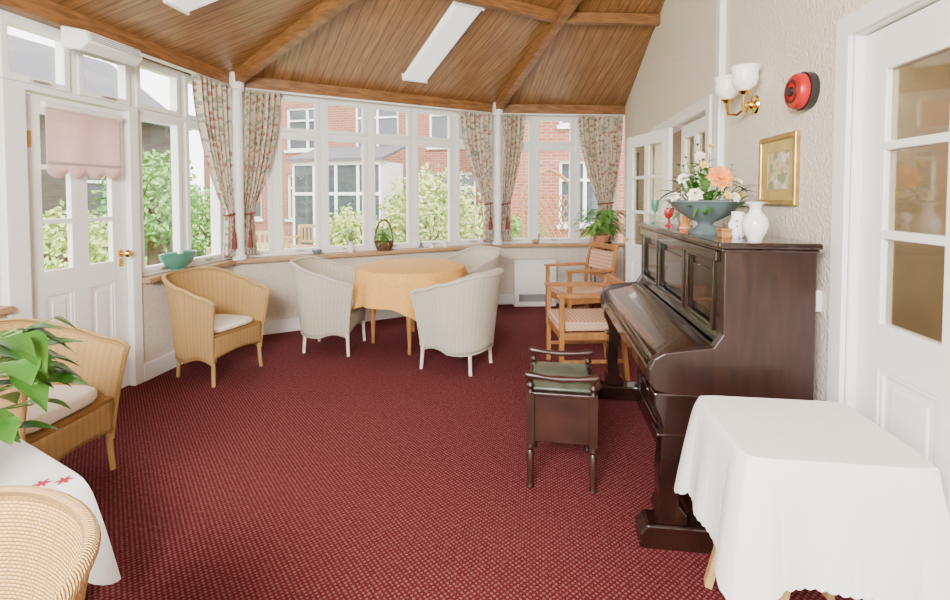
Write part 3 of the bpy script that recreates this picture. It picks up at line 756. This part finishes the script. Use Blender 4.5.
def flower(c,r,petals,mt,name='flower'):
    g=[]
    d=Vector((c[0],c[1]-.10,.12)).normalized(); R=Vector((0,0,1)).rotation_difference(d).to_matrix().to_4x4()
    for ring,(k,el) in enumerate(((petals,.05),(petals,.5),(petals-1,.9),(max(3,petals-3),1.25))):
        for i in range(k):
            a=2*pi*i/k+ring*.5; rr=r*(1-.18*ring); g.append(leaf((0,0,0),(cos(a)*cos(el),sin(a)*cos(el),sin(el)),rr,rr*1.05,.1,.2,heart=True))
    g.append(sph((0,0,0),r*.25,n=8,m=6)); M(name,e,mt,tf(joing(g),Matrix.Translation(c)@R),angle=80)
flower((.01,-.16,.27),.066,8,ORANGE)
for c,r in (((-.09,-.13,.19),.040),((.12,-.08,.25),.028),((-.12,-.04,.27),.034),((.08,-.15,.18),.028),((-.05,-.06,.38),.028),((-.16,-.05,.18),.030)): flower(c,r,7,WHPET)
for c,r in (((-.06,-.15,.33),.022),((.04,-.17,.19),.022),((0.02,.0,.43),.022),((.15,-.03,.19),.024)): flower(c,r,6,YEL)
def vase(loc,prof,m_,label,cat='vase',name='vase'):
    return M(name,None,m_,lathe(prof,28),label=label,cat=cat,mtx=Matrix.Translation(loc))
vase((.90,2.13,ZT),[(.001,0),(.026,0),(.028,.008),(.044,.035),(.050,.065),(.044,.095),(.026,.118),(.020,.132),(.026,.148),(.043,.160),(.039,.161),(.018,.14),(.001,.13)],PORC,'white porcelain vase with flared rim on the piano')
e=E('jug','small blue and white patterned porcelain jug on the piano','jug',(.885,2.27,ZT))
M('jug_body',e,BLUEP,lathe([(.001,0),(.024,0),(.036,.03),(.038,.06),(.024,.09),(.026,.115),(.023,.115),(.02,.09),(.001,.08)],24)); M('jug_handle',e,BLUEP,tube([(.03,0,.04),(.055,0,.055),(.055,0,.09),(.024,0,.105)],.005,8))
def goblet(loc,m_,h,label):
    return M('goblet',None,m_,lathe([(.001,0),(.024,0),(.02,.006),(.005,.012),(.005,h*.45),(.018,h*.55),(.026,h*.8),(.024,h),(.02,h),(.016,h*.6),(.001,h*.52)],20),label=label,cat='glass',mtx=Matrix.Translation(loc))
goblet((.80,3.42,ZT),TEAL,.16,'tall dark green glass goblet on the piano')
goblet((.84,3.20,ZT),RUBY,.11,'small ruby red glass on the piano'); goblet((.80,3.08,ZT),RUBY,.10,'small ruby red glass on the piano')
def figurine(loc,col,h,label):
    e=E('figurine',label,'ornament',loc)
    M('figure_body',e,col,[lathe([(.001,h*.04),(h*.28,h*.04),(h*.3,h*.08),(h*.2,h*.35),(h*.14,h*.55),(h*.17,h*.68),(h*.06,h*.76),(h*.05,h*.78),(h*.12,h*.84),(h*.12,h*.92),(.001,h)],16)])
    M('figure_base',e,PORC,lathe([(.001,-.0),(h*.32,0),(h*.32,h*.04),(.001,h*.045)],16))
figurine((.86,2.95,ZT),ORANGE,.10,'small orange and white figurine on the piano'); figurine((.92,2.86,ZT),BLUEP,.09,'small blue porcelain figurine on the piano'); figurine((.90,3.32,ZT),PORC,.09,'small white figurine on the piano')
e=E('trinket_box','small brown wooden trinket box on the piano','box',(.83,2.27,ZT))
M('box_body',e,TEAK,box(-.02,.02,-.03,.03,0,.03),smooth=False,bevel=.003); M('box_lid',e,TEAK,box(-.022,.022,-.032,.032,.031,.042),smooth=False,bevel=.003)

# ------------------------------------------------------------ wall things (right)
mW=lambda y,z:Matrix.Translation((XR,y,z))@Matrix.Rotation(-pi/2,4,'Z')
e=E('wall_sconce','brass twin-arm wall lamp with frosted glass shades','wall lamp',(0,0,0)); e.matrix_world=mW(2.80,1.955)
M('backplate',e,BRASS,lathe([(.001,0),(.055,0),(.05,.012),(.025,.02),(.02,.035),(.001,.04)],24),mtx=Matrix.Rotation(pi/2,4,'X'))
for s in (-1,1):
    M('arm',e,BRASS,[tube([(0,-.03,0),(s*.05,-.07,-.045),(s*.10,-.10,-.035),(s*.115,-.10,.01),(s*.115,-.10,.05)],.008,8),lathe([(.001,.03),(.018,.035),(.032,.05),(.028,.056),(.001,.056)],18,(s*.115,-.10,0))])
    M('lamp_shade',e,FROST,lathe([(.022,.056),(.052,.08),(.064,.11),(.060,.14),(.064,.165),(.072,.178),(.066,.178),(.055,.14),(.058,.11),(.03,.075)],28,(s*.115,-.10,0)))
M('finial',e,BRASS,[sph((0,-.05,0),.02)])
e=E('fire_alarm_bell','red round fire alarm bell with black centre on the wall','alarm',(0,0,0)); e.matrix_world=mW(2.27,1.915)
rx=Matrix.Rotation(pi/2,4,'X')
M('bell_gong',e,RED,lathe([(.001,.03),(.070,.03),(.076,.036),(.078,.055),(.070,.07),(.05,.075),(.001,.075)],36),mtx=rx)
M('bell_base',e,BLACK,[lathe([(.001,0),(.080,0),(.083,.034),(.001,.034)],28)],mtx=rx)
BELLR=mat('alarm_dark_ring',(.10,.008,.008),.4)
M('bell_ring',e,BELLR,lathe([(.040,.070),(.040,.080),(.050,.080),(.052,.070)],36),mtx=rx)
M('bell_centre',e,BLACK,lathe([(.001,.07),(.022,.07),(.02,.085),(.001,.086)],20),mtx=rx)
e=E('framed_picture','small framed garden painting in a gilt frame on the wall','picture',(0,0,0)); e.matrix_world=mW(2.51,1.585)
M('frame',e,GOLDF,slab(-.18,.18,-.17,.17,-.025,0,[(-.155,.155,-.145,.145)]),smooth=False,bevel=.006)
MOUNT=mat('olive_mount',(.50,.36,.12),.8)
M('mount',e,MOUNT,slab(-.157,.157,-.147,.147,-.012,-.002,[(-.105,.105,-.09,.09)]),smooth=False)
PIC=floral('garden_painting',(.58,.52,.34),[(.50,.36,.15),(.25,.30,.14),(.60,.50,.30),(.72,.70,.62)],scale=26,src='Object',thr=.6)
M('painting',e,PIC,box(-.107,.107,-.008,-.003,-.092,.092),smooth=False)
e=E('wall_socket_box','white call-point box with hanging cord on the wall','switch',(0,0,0)); e.matrix_world=mW(2.165,1.02)
M('switch_plate',e,WHITE,box(-.03,.03,-.03,0,-.04,.05),smooth=False,bevel=.006); M('hook',e,BLACK,tube([(0,-.028,.02),(0,-.045,.0),(0,-.04,-.02)],.004,6))
e=E('wall_mirror','dark framed narrow mirror on the far wall','mirror',(0,0,0)); e.matrix_world=mW(6.0,1.62)
M('frame',e,MAHO,slab(-.20,.20,-.35,.35,-.03,0,[(-.16,.16,-.31,.31)]),smooth=False,bevel=.005); M('mirror_glass',e,mat('mirror_surface',(.6,.6,.6),.05,metal=1,noise=.01),box(-.162,.162,-.012,-.004,-.312,.312),smooth=False)

# ------------------------------------------------------------ sill items
def on(mm,x,z=.82,y=-.02): return mm@Vector((x,y,z))
p=on(W1m,3.74,y=.0)
M('bowl',None,TEAL,lathe([(.001,0),(.06,0),(.065,.01),(.06,.02),(.11,.05),(.15,.10),(.165,.135),(.15,.13),(.11,.075),(.001,.04)],32),label='teal glazed scalloped bowl on the window sill',cat='bowl',mtx=Matrix.Translation(Vector((p[0]+.02,p[1],.82)))@Matrix.Diagonal((.5,1.25,1.15,1)))
p=on(W2m,.505*L2); e=E('basket','dark wicker handled basket with green plant on the sill','basket',(p.x,p.y,.82),a2)
M('basket_body',e,BASK,lathe([(.001,0),(.08,0),(.10,.05),(.115,.10),(.118,.11),(.105,.11),(.09,.05),(.001,.02)],24)); M('basket_handle',e,BASK,tube([(.11*cos(pi*i/16),0,.10+.26*sin(pi*i/16)) for i in range(17)],.011,8))
random.seed(3); plant(e,.06,70,.10,.22,.075,.038,LEAFL,droop=.4)
p=on(W2m,.38*L2); e=E('flower_vase','small white vase with tiny green and white flowers on the sill','vase',(p.x,p.y,.82))
M('vase_body',e,PORC,lathe([(.001,0),(.03,0),(.042,.04),(.036,.075),(.022,.10),(.03,.125),(.026,.125),(.001,.10)],20)); plant(e,.11,30,.07,.15,.06,.022,LEAFL,droop=.2)
for t,mm_,l in ((.655,GREY,'tiny grey figurine on the window sill'),(.70,PORC,'tiny white ornament on the window sill'),(.76,CREAMC,'small cream ornament on the window sill')):
    p=on(W2m,t*L2); figurine((p.x,p.y,.82),mm_,.10,l)
p=on(W3m,.31*L3,y=.0); e=E('duck_ornament','small brown duck ornament standing on the sill','ornament',(p.x,p.y,.82))
M('duck_body',e,SILL,[sph((0,0,.028),.035,(1.4,.8,.8)),tube([(.035,0,.03),(.045,0,.09),(.05,0,.11)],[.014,.01,.014],8),sph((.055,0,.115),.018)]); M('beak',e,YEL,cyl((.07,0,.115),(.095,0,.11),.007,.003))
p=on(W2m,.26*L2); vase((p.x,p.y,.82),[(.001,0),(.03,0),(.05,.03),(.05,.05),(.045,.05),(.001,.02)],GREY,'small grey dish on the window sill','dish','dish')

e=E('plant_stand','black wrought iron plant stand in the corner','plant stand',(.78,6.08,0))
M('stand_ring',e,IRON,[tube([(.13*cos(i*pi/12),.13*sin(i*pi/12),.89) for i in range(24)],.008,6,closed=True)])
M('stand_ring',e,IRON,[tube([(.13*cos(i*pi/12),.13*sin(i*pi/12),.2) for i in range(24)],.008,6,closed=True)])
for i in range(4):
    a=i*pi/2+.4; M('stand_leg',e,IRON,tube([(.13*cos(a),.13*sin(a),.89),(.13*cos(a),.13*sin(a),.2),(.19*cos(a),.19*sin(a),0.008)],.008,6))
M('stand_shelf',e,IRON,lathe([(.001,.80),(.125,.80),(.125,.81),(.001,.81)],24))
e=E('potted_plant','bushy green trailing houseplant in a pot on the iron stand','plant',(.78,6.08,.812))
pot(e,.105,.17,TERRA); random.seed(9); plant(e,.17,150,.24,.32,.15,.05,LEAFL,droop=.4,hmin=.1)

# ------------------------------------------------------------ exterior
GZ=-.12
M('ground',None,GRASS,prism([(-40,-12),(30,-12),(30,40),(-40,40)],GZ-.1,GZ,'z'),smooth=False,kind=S)
M('path',None,PAVE,prism([(XL-.25,-6),(XL-1.2,-6),(XL-1.4,5.5),(-1.5,9.4),(4,10),(4,7.2),(-.6,6.7),(XL-.25,4.7)],GZ,GZ+.02,'z'),smooth=False,kind=S)
def building(loc,rz,L,H,label,wins,roofc=ROOFT,dep=5,wm=None):
    wm=wm or BRICK
    e=E('brick_building' if wm is BRICK else 'outbuilding',label,'building',loc,rz)
    V,F,_=slab(0,L,0,H,0,.3,[(x,x+w,z,z+h) for x,z,w,h in wins])
    M('front_wall',e,wm,(V,F,[(v[0],v[2]) for v in V]),smooth=False)
    for xa in (0,L-.3):
        g=box(xa,xa+.3,.3,dep,0,H); M('side_wall',e,wm,(g[0],g[1],[(v[1]+v[0],v[2]) for v in g[0]]),smooth=False)
    M('roof',e,roofc,prism([(-.3,H-.05),(dep/2,H+2.0),(dep+.2,H-.05)],-.1,L+.1,'x'),smooth=False)
    for x,z,w,h in wins:
        g=[slab(x,x+w,z,z+h,.06,.14,[(x+.07,x+w/2-.04,z+.07,z+h*.68),(x+w/2+.04,x+w-.07,z+.07,z+h*.68),(x+.07,x+w/2-.04,z+h*.68+.06,z+h-.07),(x+w/2+.04,x+w-.07,z+h*.68+.06,z+h-.07)]),box(x-.06,x+w+.06,-.06,.06,z-.08,z)]
        wo=M('window',e,WHITE,g,smooth=False); M('pane',wo,DGL,box(x,x+w,.11,.13,z,z+h),smooth=False)
    return e
wins=[]
for i in range(4):
    x=.8+i*2.5; wins.append((x,.8,1.5,1.5)); wins.append((x,3.1,1.5,1.4))
building((-11.6,15.5,GZ),math.radians(-6),10.2,5.6,'two-storey red brick building with white windows',wins)
wins=[(x,1.0,1.4,1.3) for x in (2.0,5.6,9.2)]
building((-10.9,0.6,GZ),math.radians(86),12.0,3.5,'dark weathered outbuilding with slate roof across the garden',wins,wm=DARKW)
building((-.6,11.2,GZ),math.radians(4),8,5.2,'red brick extension close behind the corner windows',[(1.1,.9,1.2,1.5),(3.4,.9,1.2,1.5),(1.1,3.2,1.2,1.3),(3.4,3.2,1.2,1.3)])
e=E('conservatory','white framed dark glazed porch on the brick building','conservatory',(-6.6,12.3,GZ),math.radians(-6))
M('porch_frame',e,WHITE,[slab(0,2.6,0,2.5,0,.06,[(.06+.64*i,.06+.64*i+.56,.08,1.6) for i in range(4)]+[(.06+.64*i,.06+.64*i+.56,1.68,2.4) for i in range(4)]),box(0,.06,0.06,1.5,0,2.5),box(2.54,2.6,0.06,1.5,0,2.5)],smooth=False)
M('porch_glass',e,DGL,box(.06,2.54,.02,.04,.05,2.45),smooth=False); M('porch_roof',e,ROOFT,prism([(-.1,2.5),(1.6,3.0),(1.6,3.05),(-.1,2.58)],-.1,2.7,'x'),smooth=False)
def shrub(loc,rx_,ry_,rz_,m_,n,ls,label,name='shrub',trunk=False):
    e=E(name,label,'shrub' if name=='shrub' else 'tree',loc)
    V=[];F=[]
    z0=rz_*.9 if not trunk else trunk+rz_*.8
    for i in range(n):
        th=rnd(0,2*pi); ph=math.acos(rnd(-1,1)); rr=rnd(.65,1.05)*(1+.12*sin(3*th+2*ph)+.1*sin(7*th))
        c=Vector((rx_*rr*sin(ph)*cos(th),ry_*rr*sin(ph)*sin(th),max(.03,z0+rz_*rr*cos(ph))))
        a=Vector((rnd(-1,1),rnd(-1,1),rnd(-1,1))).normalized()*ls*rnd(.6,1.2); b=a.orthogonal().normalized()*ls*.5
        k=len(V); V+=[tuple(c-a),tuple(c+b),tuple(c+a),tuple(c-b)]; F.append((k,k+1,k+2,k+3))
    M('foliage',e,m_,(V,F,None),smooth=False)
    g=[cyl((0,0,0),(0,0,z0),.05 if not trunk else .14,.03 if not trunk else .09,10)]
    for i in range(5):
        a=i*1.25; g.append(cyl((0,0,z0*.5),(rx_*.5*cos(a),ry_*.5*sin(a),z0+rz_*.3),.03,.01,6))
    M('trunk' ,e,BASK,g)
    return e
random.seed(21)
shrub((-1.9,8.5,GZ),.90,.65,1.05,LEAFY,4800,.055,'yellow-green garden shrub outside the bay window')
shrub((-3.6,9.0,GZ),.6,.5,.70,LEAFY,2600,.05,'rounded pale green shrub by the path')
shrub((-.3,9.9,GZ),.6,.4,.6,LEAFL,1800,.05,'low green shrub below the corner window')
shrub((-8.4,11.4,GZ),.9,.6,.9,LEAFL,2600,.06,'green garden shrub near the brick building')
shrub((-2.7,11.3,GZ),.8,.6,.9,LEAFL,2600,.06,'tall green shrub beside the glazed porch')
shrub((-7.4,6.4,GZ),1.0,.9,.70,LEAFY,3600,.06,'rounded yellow-green shrub across the lawn')
shrub((-8.2,4.2,GZ),.9,.9,.65,LEAFL,3200,.06,'leafy green shrub by the outbuilding')
shrub((-8.4,2.0,GZ),.9,.9,.60,LEAFY,3200,.06,'bushy yellow-green shrub near the outbuilding')
shrub((-7.8,8.9,GZ),.8,.8,.9,LEAFL,3000,.07,'small green tree on the lawn','tree',trunk=.8)
e=E('garden_arch','brown wooden lattice garden arch with pointed top','trellis',(.2,8.6,GZ),math.radians(5))
TREL=mat('trellis_wood',(.36,.17,.085),.8)
M('arch_post',e,TREL,[box(-.48,-.42,-.03,.03,0,1.5)],smooth=False); M('arch_post',e,TREL,[box(.42,.48,-.03,.03,0,1.5)],smooth=False)
M('arch_top',e,TREL,tube([(-.5,0,1.45),(-.42,0,1.75),(-.2,0,1.95),(0,0,2.05),(.2,0,1.95),(.42,0,1.75),(.5,0,1.45)],.035,6))
g=[]
for i in range(-7,8):
    x=i*.12
    for s in (-1,1):
        A=Vector((x-s*.45,0,.1));B=Vector((x+s*.45,0,1.6)); t0,t1=0,1
        for lim in (-.44,.44):
            if (A.x-lim)*(B.x-lim)<0:
                t=(lim-A.x)/(B.x-A.x)
                if (A.x<lim and lim<0) or (A.x>lim and lim>0): t0=max(t0,t)
                else: t1=min(t1,t)
        A,B=A.lerp(B,t0),A.lerp(B,t1)
        if abs(A.x)<=.45 and abs(B.x)<=.45 and (B-A).length>.1: g.append(tube([A,B],.014,4))
M('lattice',e,TREL,joing(g),smooth=False)
def bench(loc,rz):
    e=E('garden_bench','wooden slatted garden bench on the paving','bench',loc,rz,'garden benches')
    M('seat',e,SILL,[box(-.6,.6,-.22+.09*i,-.15+.09*i,.42,.445) for i in range(5)],smooth=False)
    M('backrest',e,SILL,[box(-.6,.6,.22,.25,.85,.92),box(-.6,.6,.22,.25,.5,.55)]+[box(-.55+.1*i,-.51+.1*i,.225,.245,.5,.88) for i in range(12)],smooth=False)
    for s in (-1,1):
        M('leg',e,SILL,[box(s*.58-.03,s*.58+.03,-.24,-.18,0,.64),box(s*.58-.03,s*.58+.03,.20,.26,0,.9),box(s*.58-.03,s*.58+.03,-.26,.24,.62,.66)],smooth=False)
    return e
bench((-5.3,8.2,GZ),math.radians(20)); bench((-5.0,10.3,GZ),math.radians(-10))

# ------------------------------------------------------------ light
w=bpy.data.worlds.new('w'); SC.world=w; w.use_nodes=True
nt=w.node_tree; bg=nt.nodes['Background']
bg.inputs[0].default_value=(.985,.985,1.0,1); bg.inputs[1].default_value=7.4
def sun(rot,en,ang=3):
    l=bpy.data.lights.new('sun','SUN'); l.energy=en; l.angle=math.radians(ang); l.color=(1,.96,.9)
    o=bpy.data.objects.new('sun',l); COL.objects.link(o); o.rotation_euler=rot
sun((math.radians(42),0,math.radians(35)),9)
def area(loc,rot,sx,sy,en,col=(1,.95,.88)):
    l=bpy.data.lights.new('area','AREA'); l.shape='RECTANGLE'; l.size=sx; l.size_y=sy; l.energy=en; l.color=col
    o=bpy.data.objects.new('area_light',l); COL.objects.link(o); o.location=loc; o.rotation_euler=rot
area((-.8,-.9,2.3),(math.radians(70),0,0),1.2,.7,350)
area((1.8,1.6,2.5),(0,0,0),.5,2,32,(1,.95,.88))  # added fill for the hall behind the door glass, no fitting there
area((1.8,4.6,2.5),(0,0,0),.5,2,90,(1,.96,.9))  # second added fill, brightens the dark opening of the far doors

# ------------------------------------------------------------ camera
c=bpy.data.cameras.new('cam'); co=bpy.data.objects.new('camera',c); COL.objects.link(co)
c.sensor_width=36; c.lens=36*480/950; c.shift_y=-87.2/950; c.clip_start=.05
co.location=(0,0,1.46); co.rotation_euler=(math.radians(88),0,math.radians(7.4))
SC.camera=co
